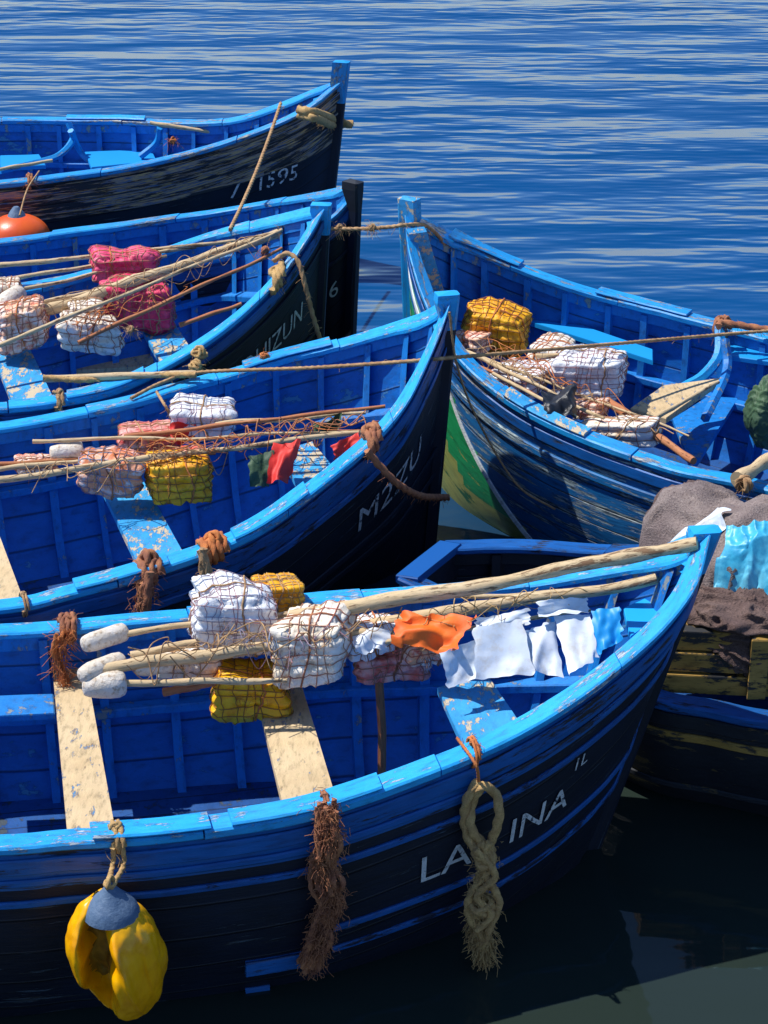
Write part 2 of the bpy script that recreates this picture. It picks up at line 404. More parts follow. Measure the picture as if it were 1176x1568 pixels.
    def text(s,body,u0,u1,q,h,mat=m_letter):
        cu=bpy.data.curves.new("t",'FONT'); cu.body=body; cu.resolution_u=3
        ob=bpy.data.objects.new("t",cu); sc.collection.objects.link(ob)
        bpy.context.view_layer.update(); dg=bpy.context.evaluated_depsgraph_get()
        me=bpy.data.meshes.new_from_object(ob.evaluated_get(dg)); bpy.data.objects.remove(ob)
        b_=bmesh.new(); b_.from_mesh(me); bmesh.ops.triangulate(b_,faces=b_.faces[:]); bmesh.ops.subdivide_edges(b_,edges=b_.edges[:],cuts=3,use_grid_fill=True); b_.to_mesh(me); b_.free()
        xs=[v.co.x for v in me.vertices]; ys=[v.co.y for v in me.vertices]
        x0,x1,y0,y1=min(xs),max(xs),min(ys),max(ys)
        ta=s.t_at(u0,q);tb=s.t_at(u1,q)
        for v in me.vertices:
            t=ta+(tb-ta)*(v.co.x-x0)/(x1-x0); H=s.rp(0,t).z-s.keel
            qq=q-((v.co.y-y0)/(y1-y0)*h+.006*nz((v.co.x*2,v.co.y*3,1)))/H
            v.co=s.pt(0,t,qq,.008)
        me.name="painted_lettering"; return obj("painted_lettering",me,mat,s.par)
    def wrap(s,side,t,mat,r=.012,loops=4,tail=0,name="mooring_rope",hair=0):
        mb=MB(); pts=[]
        for i in range(loops*12+1):
            a=2*math.pi*i/12; tt=t+(i/12-loops/2)*r*2.0/s.L
            c=s.pt(side,tt,0,-.03+.068*math.cos(a)*1.0,.015+.05*math.sin(a)); pts.append(c)
        rope_pts(mb,pts,r,n=loops*30)
        knot(mb,s.pt(side,t,0,-.03,.06),r*2.0,r*.8,3,int(t*999))
        if hair: hairs(mb,pts,hair,.05,.0013,.01)
        return mb.build(name,mat,None,True)
two=lambda lim:(lambda q,t:0 if q<lim else 1)
A=Boat([(524,128,1.5),(480,165,1.35),(430,192,1.2),(330,230,1.02),(200,262,.9),(100,276,.86),(0,287,.85),(-300,300,.85),(-700,295,.9)],
       [(524,128,1.5),(490,140,1.4),(440,160,1.25),(370,183,1.05),(300,190,.95),(200,188,.88),(100,187,.85),(0,186,.85),(-300,188,.85),(-700,200,.9)],.22)
A.build([m_gold,m_navy],two(.24),m_rail2,stem_h=.17,stemm=m_rail2,strakes=(m_gold,(.12,.0,1,.035,m_gold),(.24,.12,1,.03,m_gold)))
B2=Boat([(545,290,1.45),(532,315,1.33),(500,345,1.2),(440,375,1.02),(350,398,.9),(240,418,.8),(130,432,.8),(0,452,.8),(-300,485,.8),(-700,515,.9)],
        [(545,290,1.45),(515,296,1.33),(470,303,1.15),(400,316,.98),(300,333,.87),(160,352,.82),(0,372,.82),(-300,400,.82),(-700,430,.9)],.1)
B2.build([m_strake,m_navy],two(.08),m_rail2,stem_h=.05,stemm=m_dark,strakes=(m_strake,(.2,0,1,.03,m_navy)))
B=Boat([(497,322,1.53),(470,370,1.4),(425,432,1.22),(355,500,1.05),(270,558,.94),(190,598,.88),(100,620,.88),(0,632,.88),(-300,650,.9),(-700,660,.95)],
       [(497,322,1.53),(455,330,1.4),(400,343,1.2),(330,362,1.02),(240,392,.92),(130,425,.87),(0,452,.86),(-300,485,.88),(-700,515,.95)],.12)
B.build([m_strake,m_navy],two(.10),m_rail,stem_h=.04,strakes=(m_strake,(.12,0,1,.03,m_navy),(.42,0,1,.03,m_navy)))
C=Boat([(690,462,1.55),(668,525,1.38),(625,615,1.18),(570,682,1.04),(500,742,.96),(420,802,.9),(330,848,.87),(200,893,.85),(100,918,.85),(0,938,.85),(-300,960,.88),(-700,960,.95)],
       [(690,462,1.55),(650,488,1.36),(600,505,1.22),(520,528,1.08),(430,552,.97),(300,590,.9),(170,624,.87),(0,656,.86),(-300,695,.88),(-700,730,.95)],.14)
C.build([m_strake,m_navy],two(.12),m_rail,stem_h=.05,strakes=(m_strake,(.14,0,1,.04,m_strake),(.45,0,1,.035,m_navy),(.54,0,1,.035,m_navy)))
D=Boat([(622,332,1.5),(630,395,1.38),(655,470,1.2),(700,548,1.02),(760,605,.92),(830,648,.87),(920,688,.85),(1030,725,.85),(1130,745,.85),(1250,775,.86),(1450,830,.9),(1700,870,.95)],
       [(622,332,1.5),(660,348,1.38),(730,383,1.15),(850,432,.98),(950,462,.9),(1060,490,.87),(1176,520,.86),(1300,555,.86),(1500,610,.9),(1750,680,.95)],.10,keel=-.6,full=.26,pp=3.0)
t1_,q1_=D.tq(0,705,640); t2_,q2_=D.tq(0,800,812)
if abs(t2_-t1_)<.02: t2_=t1_+.12;q2_=.62
ql=lambda t:min(.97,max(.10,q1_+(t-t1_)*(q2_-q1_)/(t2_-t1_)))
D.build([m_scr,m_green,m_yel],lambda q,t:0 if q<ql(t) else(1 if q<ql(t)+.25 and q<.52 else 2),m_rail2,stem_h=.12,stemm=m_thwb,stemlow=m_rail2,strakes=(m_hblue,(.12,0,1,.05,m_scr)))
D.sweep("boot_top_line",0,ql,-.004,.014,-.022,.022,m_white,.02,max(.1,t2_+.03))
E=Boat([(1085,820,1.5),(1062,900,1.4),(1010,972,1.28),(930,1042,1.15),(850,1098,1.05),(760,1147,.98),(650,1193,.92),(540,1233,.88),(430,1262,.86),(250,1288,.85),(100,1300,.85),(0,1308,.86),(-300,1310,.9),(-700,1270,1.0)],
       [(1085,820,1.5),(1040,838,1.38),(960,862,1.22),(800,893,1.04),(620,912,.95),(440,926,.9),(290,942,.87),(130,958,.86),(0,966,.86),(-300,975,.9),(-700,990,1.0)],.58,keel=-.5,pp=3.2)
E.build([m_hblue,m_navy],two(.145),m_rail,stem_h=.03,strakes=(m_hblue,(.10,0,1,.03,m_hblue),(.17,0,1,.03,m_strake),(.41,0,.42,.028,m_strake),(.50,0,.42,.028,m_strake)))
Fb=Boat([(612,892,.72),(760,960,.62),(900,1030,.57),(1000,1080,.55),(1090,1097,.55),(1176,1112,.56),(1400,1130,.65),(1700,1090,.85),(1900,1030,1.1)],
        [(680,838,.72),(815,838,.70),(950,846,.68),(1080,850,.66),(1250,870,.66),(1450,900,.70),(1750,950,.85),(1900,1030,1.1)],.2,bow0=False)
Fb.build([m_hblue,m_dark],two(.04),m_strake,inner=m_navy,rib=m_dark,strakes=(m_dark,(.15,0,1,.04,m_board),(.5,0,1,.03,m_dark)))
E.pads(0,[(.38,.50),(.515,.60)],m_rail); C.pads(0,[(.30,.40),(.47,.56)],m_rail); B.pads(0,[(.35,.45)],m_rail)
D.pads(0,[(.34,.46)],m_thwb); D.pads(1,[(.1,.2),(.3,.42)],m_rail2); C.pads(1,[(.2,.3)],m_rail2); A.pads(1,[(.3,.4)],m_rail)
E.text("LA   INA",645,866,.345,.125); E.text("1L",880,898,.23,.06)
C.text("M2ZU",548,642,.36,.15); B.text("MOUIZUN",345,462,.30,.13); A.text("7  1595",352,454,.33,.13); A.text("AGUDEL",395,486,.50,.11); B2.text("6",505,518,.36,.11)
for q,u0,u1 in ((.50,375,478),(.64,375,412)):
    t0,t1=sorted((E.t_at(u0,q),E.t_at(u1,q))); E.sweep("fender_batten",0,q,-.004,.03,-.035,.035,m_hblue,t0,t1)
def thw(b,q,z,mat,th=.035,name="thwart"): return plank(name,[P(u,v,z) for u,v in q],th,mat,b.par)
thw(E,[(78,1000),(128,1000),(182,1300),(106,1310)],.66,m_thw)
thw(E,[(385,1030),(455,1025),(522,1245),(440,1262)],.66,m_thw)
thw(E,[(670,1052),(745,1030),(800,1110),(712,1145)],.84,m_thwb)
thw(E,[(-80,1068),(82,1062),(84,1092),(-80,1100)],.64,m_rib,.03,"side_plank")
thw(E,[(955,930),(1010,905),(1030,930),(965,975)],1.12,m_rail,.03,"fore_deck")
thw(C,[(128,690),(190,682),(292,866),(222,886)],.66,m_thwb)
thw(C,[(425,690),(478,675),(522,728),(465,758)],.84,m_thwb)
thw(C,[(-90,720),(-40,715),(35,915),(-20,930)],.66,m_thw)
thw(B,[(-20,520),(35,510),(88,622),(28,640)],.66,m_thwb)
thw(B,[(215,500),(265,490),(300,545),(250,562)],.70,m_thwb)
thw(B,[(90,545),(230,538),(240,560),(95,568)],.30,m_thw,.04,"bottom_board")
thw(D,[(785,462),(1000,535),(1000,552),(780,482)],.72,m_rail2,.03,"side_bench")
thw(D,[(965,625),(1015,590),(1108,578),(1020,640)],.74,m_thw)
thw(D,[(1110,520),(1190,505),(1230,560),(1120,545)],.80,m_rail2,.03,"stern_deck")
thw(D,[(1030,640),(1110,590),(1130,610),(1060,720)],.45,m_rib,.03)
plank("stem_apron",[P(621,350,1.52),P(649,346,1.52),P(686,474,.80),P(652,482,.80)],.05,m_thwb,D.par)
thw(A,[(130,232),(232,228),(240,246),(140,256)],.66,m_rail2)
thw(A,[(0,238),(60,236),(70,252),(0,256)],.66,m_rail2)
def knee(b,pts,r=.028,mat=m_rail2):
    mb=MB(); tube(mb,catmull([P(*p) for p in pts],24),r,6); return mb.build("knee",mat,b.par)
knee(A,[(105,188,.92),(112,212,.8),(90,238,.7),(50,250,.66),(0,262,.64)]); knee(A,[(245,195,.95),(240,218,.8),(215,240,.68)])
knee(A,[(108,200,.88),(125,235,.66),(150,255,.6)])
knee(D,[(1102,500,.93),(1100,545,.8),(1075,578,.72),(1040,600,.68),(1000,650,.7)],.035); knee(D,[(1110,520,.9),(1112,570,.75),(1080,640,.7)],.03,m_rib)
mb=MB(); tube(mb,[P(580,1040,.75),P(585,1120,.45),P(584,1205,.15)],.02,7); mb.build("mast_stub",m_polered,E.par)
# ---------------- loads ------------------------------------------------------
def bundle(u,v,z,sx,sy,sz,yaw,kind,seed,tw=m_twine,name="foam_float_bundle",net=.05,tr=.0024):
    par=empty(name); c=P(u,v,z); cy,sy_=math.cos(yaw),math.sin(yaw)
    tl=random.Random(seed).uniform(-.18,.18)
    def S(d,k=1.0):
        n=6.5; m=(abs(d.x)**n+abs(d.y)**n+abs(d.z)**n)**(1/n); p=d/m
        q=Vector((p.x*sx/2,p.y*sy/2,p.z*sz/2))
        lay=.007*math.cos(q.z*math.pi*2/.055)*(1 if abs(p.z)<.95 else 0)-.010*math.exp(-((q.x-sx*.08)/.008)**2)-.008*math.exp(-((q.x+sx*.25)/.008)**2)
        r=1+.26*nz(q,5.5,seed)+.10*nz(q,20,seed)+.04*nz(q,50,seed)
        q=q*r*k; L=q.length; q=q*(1+lay/max(L,.05))
        q.z+=q.x*tl
        return c+Vector((q.x*cy-q.y*sy_,q.x*sy_+q.y*cy,q.z))
    mb=MB(); A1,A2=96,56; rows=[]
    for i in range(A2+1):
        f=math.pi*i/A2-math.pi/2
        rows.append([S(Vector((math.cos(f)*math.cos(2*math.pi*j/A1),math.cos(f)*math.sin(2*math.pi*j/A1),math.sin(f)))) for j in range(A1)])
    mb.grid(rows,None,wrap=True); mb.build("foam_blocks",fm[kind],par,True)
    mb=MB(); rnd=random.Random(seed)
    def ring(ax,cc,sk=.0):
        pts=[]; a1=(ax+1)%3;a2=(ax+2)%3; ph=rnd.uniform(0,6)
        for k in range(49):
            th=2*math.pi*k/48; d=[0,0,0]; ca,sa=math.cos(th),math.sin(th); m=max(abs(ca),abs(sa)); 
            d[ax]=cc+(.06+sk)*math.sin(th+ph)+.04*math.sin(3*th+ph); d[a1]=ca/m; d[a2]=sa/m
            pts.append(S(Vector(d),1.02))
        tube(mb,pts,tr,5)
    for ax,l in ((0,sx),(1,sy),(2,sz)):
        n=max(2,int(l/net))
        for k in range(n): ring(ax,-.85+1.7*(k+.5)/n+rnd.uniform(-.09,.09))
    mb.build("net_lashing",tw,par,True)
    mb=MB(); tr=.0045
    ring(0,rnd.uniform(-.4,.4),.15); ring(1,rnd.uniform(-.3,.3),.1)
    hairs(mb,[S(Vector((.4,-1,.4)),1.03),S(Vector((-.4,-1,.2)),1.03),S(Vector((.2,-.5,1)),1.03)],26,.05,.0010)
    mb.build("lashing_rope",[m_ropeO,m_ropeT,m_ropeB][seed%3],par,True)
    return par
bundle(362,945,1.02,.37,.28,.30,.15,'white',1,m_twineB,net=.04,tr=.0018); bundle(478,985,.97,.30,.28,.28,-.2,'cream',2,net=.07); bundle(385,1055,.74,.32,.26,.20,.05,'yellow',3,m_twineG)
bundle(425,908,1.0,.2,.16,.12,.3,'amber',4,m_ropeG,net=.03); bundle(600,1012,.82,.3,.2,.12,.1,'red',5); bundle(565,975,.95,.22,.16,.14,.3,'white',6)
bundle(312,640,.95,.33,.26,.19,.05,'white',7,m_twineB,net=.04,tr=.0018); bundle(172,722,.86,.32,.22,.20,-.05,'orange',8,m_twineB); bundle(276,732,.82,.35,.26,.24,.12,'amber',9,m_twineG,net=.06)
bundle(228,668,.86,.3,.2,.12,.2,'red',10); bundle(55,715,.85,.2,.14,.1,.3,'mixed',11); bundle(290,700,.85,.16,.1,.1,.3,'red',41)
bundle(190,405,.98,.38,.25,.19,.15,'pink',12); bundle(213,462,.88,.42,.3,.30,.15,'crimson',13); bundle(140,512,.82,.36,.26,.2,.1,'cream',14,net=.08); bundle(33,497,.88,.3,.28,.27,.1,'mixed',15)
bundle(130,478,.9,.22,.2,.14,.2,'cream',16); bundle(8,445,.95,.2,.2,.13,.2,'cream',17)
bundle(762,503,.88,.38,.3,.27,-.2,'amber',18,m_twineG); bundle(905,575,.88,.38,.3,.27,-.25,'white',19,m_twineB,tr=.0018,net=.035); bundle(800,580,.84,.30,.34,.16,-.5,'white',20,m_twine)
bundle(848,540,.85,.2,.3,.14,-.4,'cream',21); bundle(950,660,.80,.42,.16,.13,-.5,'cream',22,net=.09); bundle(905,625,.82,.2,.16,.1,-.5,'mixed',23); bundle(730,520,.85,.2,.3,.12,-.6,'mixed',24)
bundle(285,1015,.86,.26,.10,.11,.1,'cream',25,net=.12); bundle(655,1000,.9,.18,.1,.08,.2,'mixed',26)
def lathe(name,a,b,prof,mat,seed=0):
    mb=MB(); n=len(prof); pts=[a.lerp(b,p[0]) for p in prof]
    tube(mb,pts,lambda t:prof[min(n-1,round(t*(n-1)))][1]*1.0,20,rn=.35,seed=seed); return mb.build(name,mat,None,True)
cap=[(0,.012),(.02,.030),(.05,.036),(.12,.041),(.25,.046),(.4,.050),(.6,.052),(.8,.052),(.93,.048),(.98,.036),(1,.01)]
for i,(a,b,z) in enumerate([((126,988),(194,966),.98),((122,1036),(190,1010),.93),((126,1053),(194,1045),.88),((205,1024),(264,1016),.92)]):
    lathe("net_float",P(*a,z),P(*b,z),[(x,y*(.85+.08*(i%3))) for x,y in cap],m_float,i)
for i,(a,b,z,k) in enumerate([((76,695),(128,690),.92,1),((95,515),(150,500),.85,1.2),((0,470),(30,448),.95,1)]):
    lathe("net_float",P(*a,z),P(*b,z),[(x,y*1.1*k) for x,y in cap],m_float,i+5)
def pole(a,b,r,mat=m_pole,r2=None,seed=[0]):
    seed[0]+=1; p,q=P(*a),P(*b); L=(q-p).length; n=max(14,int(L/.04)); pts=[]
    r2=r2 or r*.75
    for i in range(n+1):
        t=i/n; x=p.lerp(q,t); am=L*.018
        x+=Vector((0,nz((t*3,seed[0],0),1)*am+.004*nz((t*12,seed[0],0),1),nz((t*3,0,seed[0]),1)*am)); pts.append(x)
    mb=MB(); tube(mb,pts,lambda t:r+(r2-r)*t,12,rn=.3,seed=seed[0]); return mb.build("wooden_pole",mat,None,True)
for a in [((445,948,1.05),(1068,832,1.50),.036,m_pole,.026),((560,958,1.0),(1005,886,1.24),.030,m_pole),((190,972,.98),(610,916,1.02),.014),((190,1046,.88),(440,1042,.88),.015),
 ((150,1028,.93),(560,968,1.02),.028),((200,1005,.93),(450,950,1.0),.020),((530,990,.98),(905,935,1.16),.011),((250,1060,.8),(330,1045,.85),.02,m_polered),((480,930,1.02),(860,905,1.14),.012),
 ((50,676,.98),(550,660,1.02),.011),((-60,738,.9),(560,662,1.02),.018),((190,668,.95),(590,622,1.1),.013,m_polered),((330,650,.98),(560,632,1.05),.012),((-60,712,.9),(330,694,.9),.012,m_polered),((-60,724,.88),(140,704,.9),.015),
 ((60,478,.92),(440,352,1.25),.036,m_pole,.028),((-60,415,.95),(365,368,1.05),.018),((-60,552,.86),(432,352,1.28),.015),((120,525,.85),(432,380,1.2),.014,m_polered),((-60,465,.92),(255,392,1.0),.014),((66,580,.95),(300,572,.97),.022),((275,498,.85),(370,465,.95),.016,m_polered),((-60,440,.93),(300,378,1.02),.016),((-60,500,.9),(200,430,.98),.018),
 ((712,538,.98),(925,640,.88),.014),((755,572,.95),(885,640,.88),.012),((735,545,.98),(1055,668,.82),.009),((930,615,.84),(1062,706,.82),.026,m_polered),((820,545,.93),(915,540,.95),.012),((730,560,.93),(860,625,.9),.010,m_polered),
 ((230,188,.98),(348,206,.9),.020),((-40,266,.9),(80,246,.92),.016),((1130,735,.95),(1200,690,.95),.04),((985,650,.84),(1100,585,.85),.016)]:
    pole(*a[:3],*(a[3:]))
def cloth(name,q,mat,amp=.02,seed=0,n=26,rag=.012):
    c=[P(*x) for x in q]; nn=(c[1]-c[0]).cross(c[3]-c[0]).normalized(); rows=[]
    for i in range(n+1):
        r=[]
        for j in range(n+1):
            a,b=j/n,i/n; p=c[0].lerp(c[1],a).lerp(c[3].lerp(c[2],a),b)
            w=amp*(1.6*nz((a*1.6+b*.8,b*.9,seed),1.0)+.35*math.sin(a*9+2*nz((a,b,seed),2)+seed)*b+.3*nz((a*4,b*4,seed),1))
            e=rag*nz((a*5,b*5,seed+3),1)*( (abs(a-.5)*2)**3+(abs(b-.5)*2)**3)
            r.append(p+nn*w+(c[1]-c[0]).normalized()*e+(c[3]-c[0]).normalized()*e*.7)
        rows.append(r)
    mb=MB(); mb.grid(rows); return mb.build(name,mat,None,True)
cloth("orange_flag",[(612,942,1.14),(730,944,1.16),(695,1000,1.06),(598,985,1.06)],m_flagO,.07,1,rag=.04)
cloth("plastic_sheet",[(672,1000,1.08),(742,975,1.10),(740,1035,.98),(688,1054,.96)],m_flagW,.015,2)
cloth("plastic_sheet",[(725,962,1.14),(800,948,1.16),(818,1032,1.0),(728,1040,.98)],m_flagW,.012,12)
cloth("plastic_sheet",[(728,948,1.16),(808,932,1.18),(812,955,1.14),(732,966,1.12)],m_flagW,.02,13)
cloth("plastic_sheet",[(805,965,1.12),(848,950,1.14),(864,1038,.98),(812,1026,1.0)],m_flagW,.02,3)
cloth("plastic_sheet",[(848,945,1.16),(905,938,1.18),(918,1006,1.06),(872,1034,1.02)],m_flagW,.015,4)
cloth("plastic_sheet",[(822,922,1.22),(900,912,1.23),(902,938,1.18),(826,944,1.18)],m_flagW,.02,24)
cloth("blue_rag",[(905,935,1.2),(948,930,1.22),(955,980,1.12),(915,1000,1.08)],m_rail2,.03,14)
cloth("plastic_sheet",[(530,955,1.05),(600,965,1.05),(590,995,.98),(545,1000,.98)],m_flagW,.04,5)
cloth("red_flag",[(418,680,1.02),(462,676,1.03),(440,735,.90),(408,742,.88)],m_flagR,.03,6)
cloth("red_flag",[(508,682,1.0),(552,660,1.05),(540,700,.95),(512,706,.93)],m_flagR,.03,7)
cloth("green_cloth",[(380,700,.98),(420,690,1.0),(412,745,.85),(382,745,.85)],m_flagG,.03,8)
cloth("green_cloth",[(480,645,1.03),(525,638,1.05),(515,668,.95),(478,665,.95)],m_flagG,.04,9)
cloth("black_bag",[(825,600,.98),(880,598,.98),(885,635,.9),(835,640,.9)],m_black,.07,10)
cloth("red_flag",[(260,650,.98),(300,648,.98),(298,672,.9),(262,680,.9)],m_flagR,.05,11)
def tangle(a,b,n,mat,r=.0022,sp=.05,seed=0):
    rnd=random.Random(seed); a,b=P(*a),P(*b); mb=MB()
    for k in range(n):
        t0=rnd.uniform(0,.7); t1=min(1,t0+rnd.uniform(.15,.5)); pts=[]
        for i in range(9):
            t=t0+(t1-t0)*i/8; pts.append(a.lerp(b,t)+Vector((rnd.gauss(0,sp*.5),rnd.gauss(0,sp),rnd.gauss(0,sp*.4)+.03-(.12 if rnd.random()<.10 else 0))))
        tube(mb,catmull(pts,60),r*rnd.uniform(.7,1.5),4)
    return mb.build("tangled_twine",mat,None,True)
tangle((150,1020,.97),(620,955,1.08),13,m_ropeT,seed=1); tangle((420,985,1.0),(900,920,1.2),7,m_ropeG,.0018,seed=2); tangle((300,990,1.0),(560,980,1.05),8,m_twineB,.002,seed=3)
tangle((40,715,.95),(560,660,1.05),10,m_ropeO,seed=4); tangle((20,735,.92),(380,690,.97),8,m_ropeT,seed=5); tangle((200,690,.95),(560,650,1.03),6,m_polered,.003,seed=6)
tangle((0,500,.95),(430,365,1.22),11,m_ropeT,seed=7); tangle((60,520,.9),(300,440,1.02),7,m_ropeO,seed=8); tangle((720,540,.97),(1050,680,.85),11,m_ropeT,seed=9); tangle((740,520,.97),(960,640,.9),6,m_ropeO,seed=10)
# ---------------- nets and tarpaulin draped on the right-hand boat -----------
def blob(name,c,rx,ry,rz,mat,seed,amp=.22,fv=(3,1,7),ff=1.0,fa=.05,n=150,fine=.012):
    mb=MB(); rows=[]; fv=Vector(fv)
    for i in range(n//2+1):
        f=math.pi*i/(n//2)-math.pi/2; r=[]
        for j in range(n):
            a=2*math.pi*j/n; d=Vector((math.cos(f)*math.cos(a),math.cos(f)*math.sin(a),math.sin(f)))
            wr=nz(d,1.6,seed+1)*3.2+nz(d,4,seed+2)*1.1
            s_=math.sin(d.dot(fv)*ff+wr*1.6)
            k=1+amp*nz(d,1.5,seed)+fa*(1-2*abs(s_)**.7)+fa*.35*math.sin(d.dot(fv)*2.3*ff+wr*3)+fine*nz(d,14,seed)
            r.append(c+Vector((d.x*rx*k,d.y*ry*k,d.z*rz*k)))
        rows.append(r)
    mb.grid(rows,None,wrap=True); return mb.build(name,mat,None,True)
core=[blob("fishing_net_core",P(1190,885,.86),.50,.36,.34,m_netbrown,3,.2,n=60),blob("fishing_net_core",P(1062,815,.85),.24,.26,.24,m_netbrown,8,.2,n=50)]
mb=MB(); mb.grid([[Vector((x,y,.58)) for x in (.9,2,3.4)] for y in (7.2,8.2,9.6)]); base=mb.build("stack_base",m_netbrown)
def drape(name,cx,cy,cz,sx,sy,ang,n,mat,colls,frames_=38,grow=-.25,seed=0,mass=.4,bend=.25):
    rows=[]
    for i in range(n+1):
        r=[]
        for j in range(n+1):
            x=(j/n-.5)*sx; y=(i/n-.5)*sy
            x,y=x*math.cos(ang)-y*math.sin(ang),x*math.sin(ang)+y*math.cos(ang)
            r.append(Vector((cx+x,cy+y,cz+.08*nz((x*4,y*4,seed))+.04*nz((x*10,y*10,seed)))))
        rows.append(r)
    mb=MB(); mb.grid(rows); o=mb.build(name,mat,None,True)
    for c in colls:
        if not any(m.type=='COLLISION' for m in c.modifiers):
            c.modifiers.new("col",'COLLISION'); c.collision.thickness_outer=.012; c.collision.cloth_friction=40
    cm=o.modifiers.new("cloth",'CLOTH'); st=cm.settings; st.quality=5; st.mass=mass; st.bending_stiffness=bend; st.tension_stiffness=10; st.compression_stiffness=10; st.shear_stiffness=4
    st.shrink_min=grow; st.air_damping=1.5
    cm.collision_settings.distance_min=.01; cm.collision_settings.use_self_collision=True; cm.collision_settings.self_distance_min=.006; cm.collision_settings.collision_quality=2
    cm.point_cache.frame_start=1; cm.point_cache.frame_end=frames_+1
    for f in range(1,frames_+1): sc.frame_set(f)
    dg=bpy.context.evaluated_depsgraph_get(); me=bpy.data.meshes.new_from_object(o.evaluated_get(dg))
    o.modifiers.clear(); o.data=me; sc.frame_set(1)
    me.polygons.foreach_set('use_smooth',[True]*len(me.polygons))
    return o
pc=P(1165,868,1.0); n1=None
try:
    n1=drape("fishing_net_heap",pc.x+.05,pc.y-.02,1.42,1.45,1.22,.2,80,m_netdark,core+[base],grow=-.42,seed=1)
    # trim the sheet where it would run down inside the crate boards
    b_=bmesh.new(); b_.from_mesh(n1.data)
    bmesh.ops.delete(b_,geom=[v for v in b_.verts if v.co.z<.70 and v.co.y<8.15],context='VERTS'); b_.to_mesh(n1.data); b_.free()
except Exception as ex: print("drape failed",ex)
for o_ in sc.objects:
    if o_.type=='MESH' and o_.modifiers: o_.modifiers.clear()
bpy.data.objects.remove(base)
src=n1 or core[0]
bvh=BVHTree.FromPolygons([v.co.copy() for v in src.data.vertices],[list(p.vertices) for p in src.data.polygons])
def over(name,cx,cy,sx,sy,ang,mat,n=90,seed=0,lift=.015,am=.03):
    rows=[]
    H={}
    for i in range(n+1):
        for j in range(n+1):
            a=(j/n-.5);b=(i/n-.5)
            ed=1+.35*nz((math.atan2(b,a)*1.4,0,seed),1.5)
            x=a*sx*ed; y=b*sy*ed; x,y=x*math.cos(ang)-y*math.sin(ang)+cx,x*math.sin(ang)+y*math.cos(ang)+cy
            h=bvh.ray_cast(Vector((x,y,3)),Vector((0,0,-1)))
            H[i,j]=(x,y,h[0].z if h[0] else None)
    for i in range(n+1):
        r=[]
        for j in range(n+1):
            x,y,_=H[i,j]; zs=[H[p,q][2] for p in range(max(0,i-4),min(n,i+4)+1,2) for q in range(max(0,j-4),min(n,j+4)+1,2) if H[p,q][2] is not None]
            z=max(zs)*.5+sum(zs)/len(zs)*.5 if zs else .7
            w=Vector((x,y,0)); wr=nz(w,4,seed)*1.5
            cre=(1-abs(nz(w+Vector((wr*.05,wr*.04,0)),8,seed))*3)*.6+(1-abs(nz(w,17,seed+3))*3)*.3+nz(w,4,seed+6)
            r.append(Vector((x,y,z+lift+am*cre)))
        rows.append(r)
    mb=MB(); mb.grid(rows); return mb.build(name,mat,None,True)
tp=P(1152,822,1.22); over("blue_tarpaulin",tp.x+.06,tp.y-.01,.44,.30,-.3,m_cyan,seed=5,lift=.02,am=.038)
tp=P(1055,800,1.15); over("grey_tarpaulin",tp.x+.02,tp.y,.30,.16,-.5,m_flagW,n=60,seed=8,lift=.015,am=.02)
blob("fishing_net_heap",P(1150,955,.80),.38,.26,.19,m_netbrown,12,.2,(4,2,11),1.2,.09)
mb=MB()
for k in range(3):
    y=8.02+.02*k
    box(mb,[Vector((1.22,y,.66+.1*k)),Vector((2.6,y-.12,.66+.1*k)),Vector((2.6,y+.25,.66+.1*k)),Vector((1.22,y+.35,.66+.1*k))],.092)
box(mb,[Vector((1.62,7.95,.87)),Vector((1.70,7.95,.87)),Vector((1.70,8.0,.87)),Vector((1.62,8.0,.87))],.3)
mb.build("fish_crate_boards",m_board,Fb.par)
blob("green_kit_bag",P(1176,632,.92),.12,.15,.21,m_flagG,21,.2,(3,3,9),1.1,.05)
# ---------------- ropes ------------------------------------------------------
def R(name,pts,r,mat,hair=0):
    return rope(name,[p if isinstance(p,Vector) else P(*p) for p in pts],r,mat,None,hair)
def sagp(a,b,s,n=6): return [a.lerp(b,i/n)-Vector((0,0,s*4*(i/n)*(1-i/n))) for i in range(n+1)]
R("mooring_rope",sagp(P(430,158,1.42),P(352,352,1.12),.05),.012,m_ropeT)
R("mooring_rope",[(200,610,.93),(250,585,.96),P(308,570,.99),PY(480,563,10.6),PY(655,551,10.28),PY(700,547,10.38),PY(900,530,11.0),P(1110,512,.97),P(1300,497,.97)],.010,m_ropeT,40)
R("mooring_rope",sagp(P(508,350,1.43),P(618,345,1.5),.01)+[P(652,346,1.45),P(680,375,1.25),P(676,410,1.05)],.011,m_ropeT,60)
R("mooring_rope",[P(418,400,1.32),P(440,388,1.36),PY(457,402,11.9),PY(468,440,11.85),PY(478,480,11.85),PY(490,520,11.85)],.014,m_ropeT,60)
R("mooring_rope",[P(562,690,1.10),PY(580,712,9.55),PY(610,742,9.6),PY(645,760,9.85),PY(685,762,10.25)],.018,m_ropeB,60)
R("mooring_rope",[P(66,578,.97),P(130,582,.95),P(200,575,.95),P(300,574,.99)],.016,m_ropeG,40)
R("mooring_rope",[P(240,600,.95),P(255,625,.95),P(268,650,.7)],.008,m_ropeT,20)
R("bow_rope",[P(458,168,1.5),P(480,172,1.5),PY(510,182,15.75),PY(538,192,15.85)],.03,m_ropeG,120)
R("bow_rope",[P(458,176,1.45),P(485,182,1.46),PY(512,192,15.8),PY(540,188,15.9)],.026,m_ropeG,120)
R("mooring_rope",[P(688,478,1.55),PY(700,560,10.38),PY(730,640,10.6),PY(790,740,10.45),PY(850,780,10.3)],.006,m_ropeT)
R("mooring_rope",[P(1176,505,.96),P(1110,495,.98),P(1100,500,.98)],.02,m_ropeB,60)
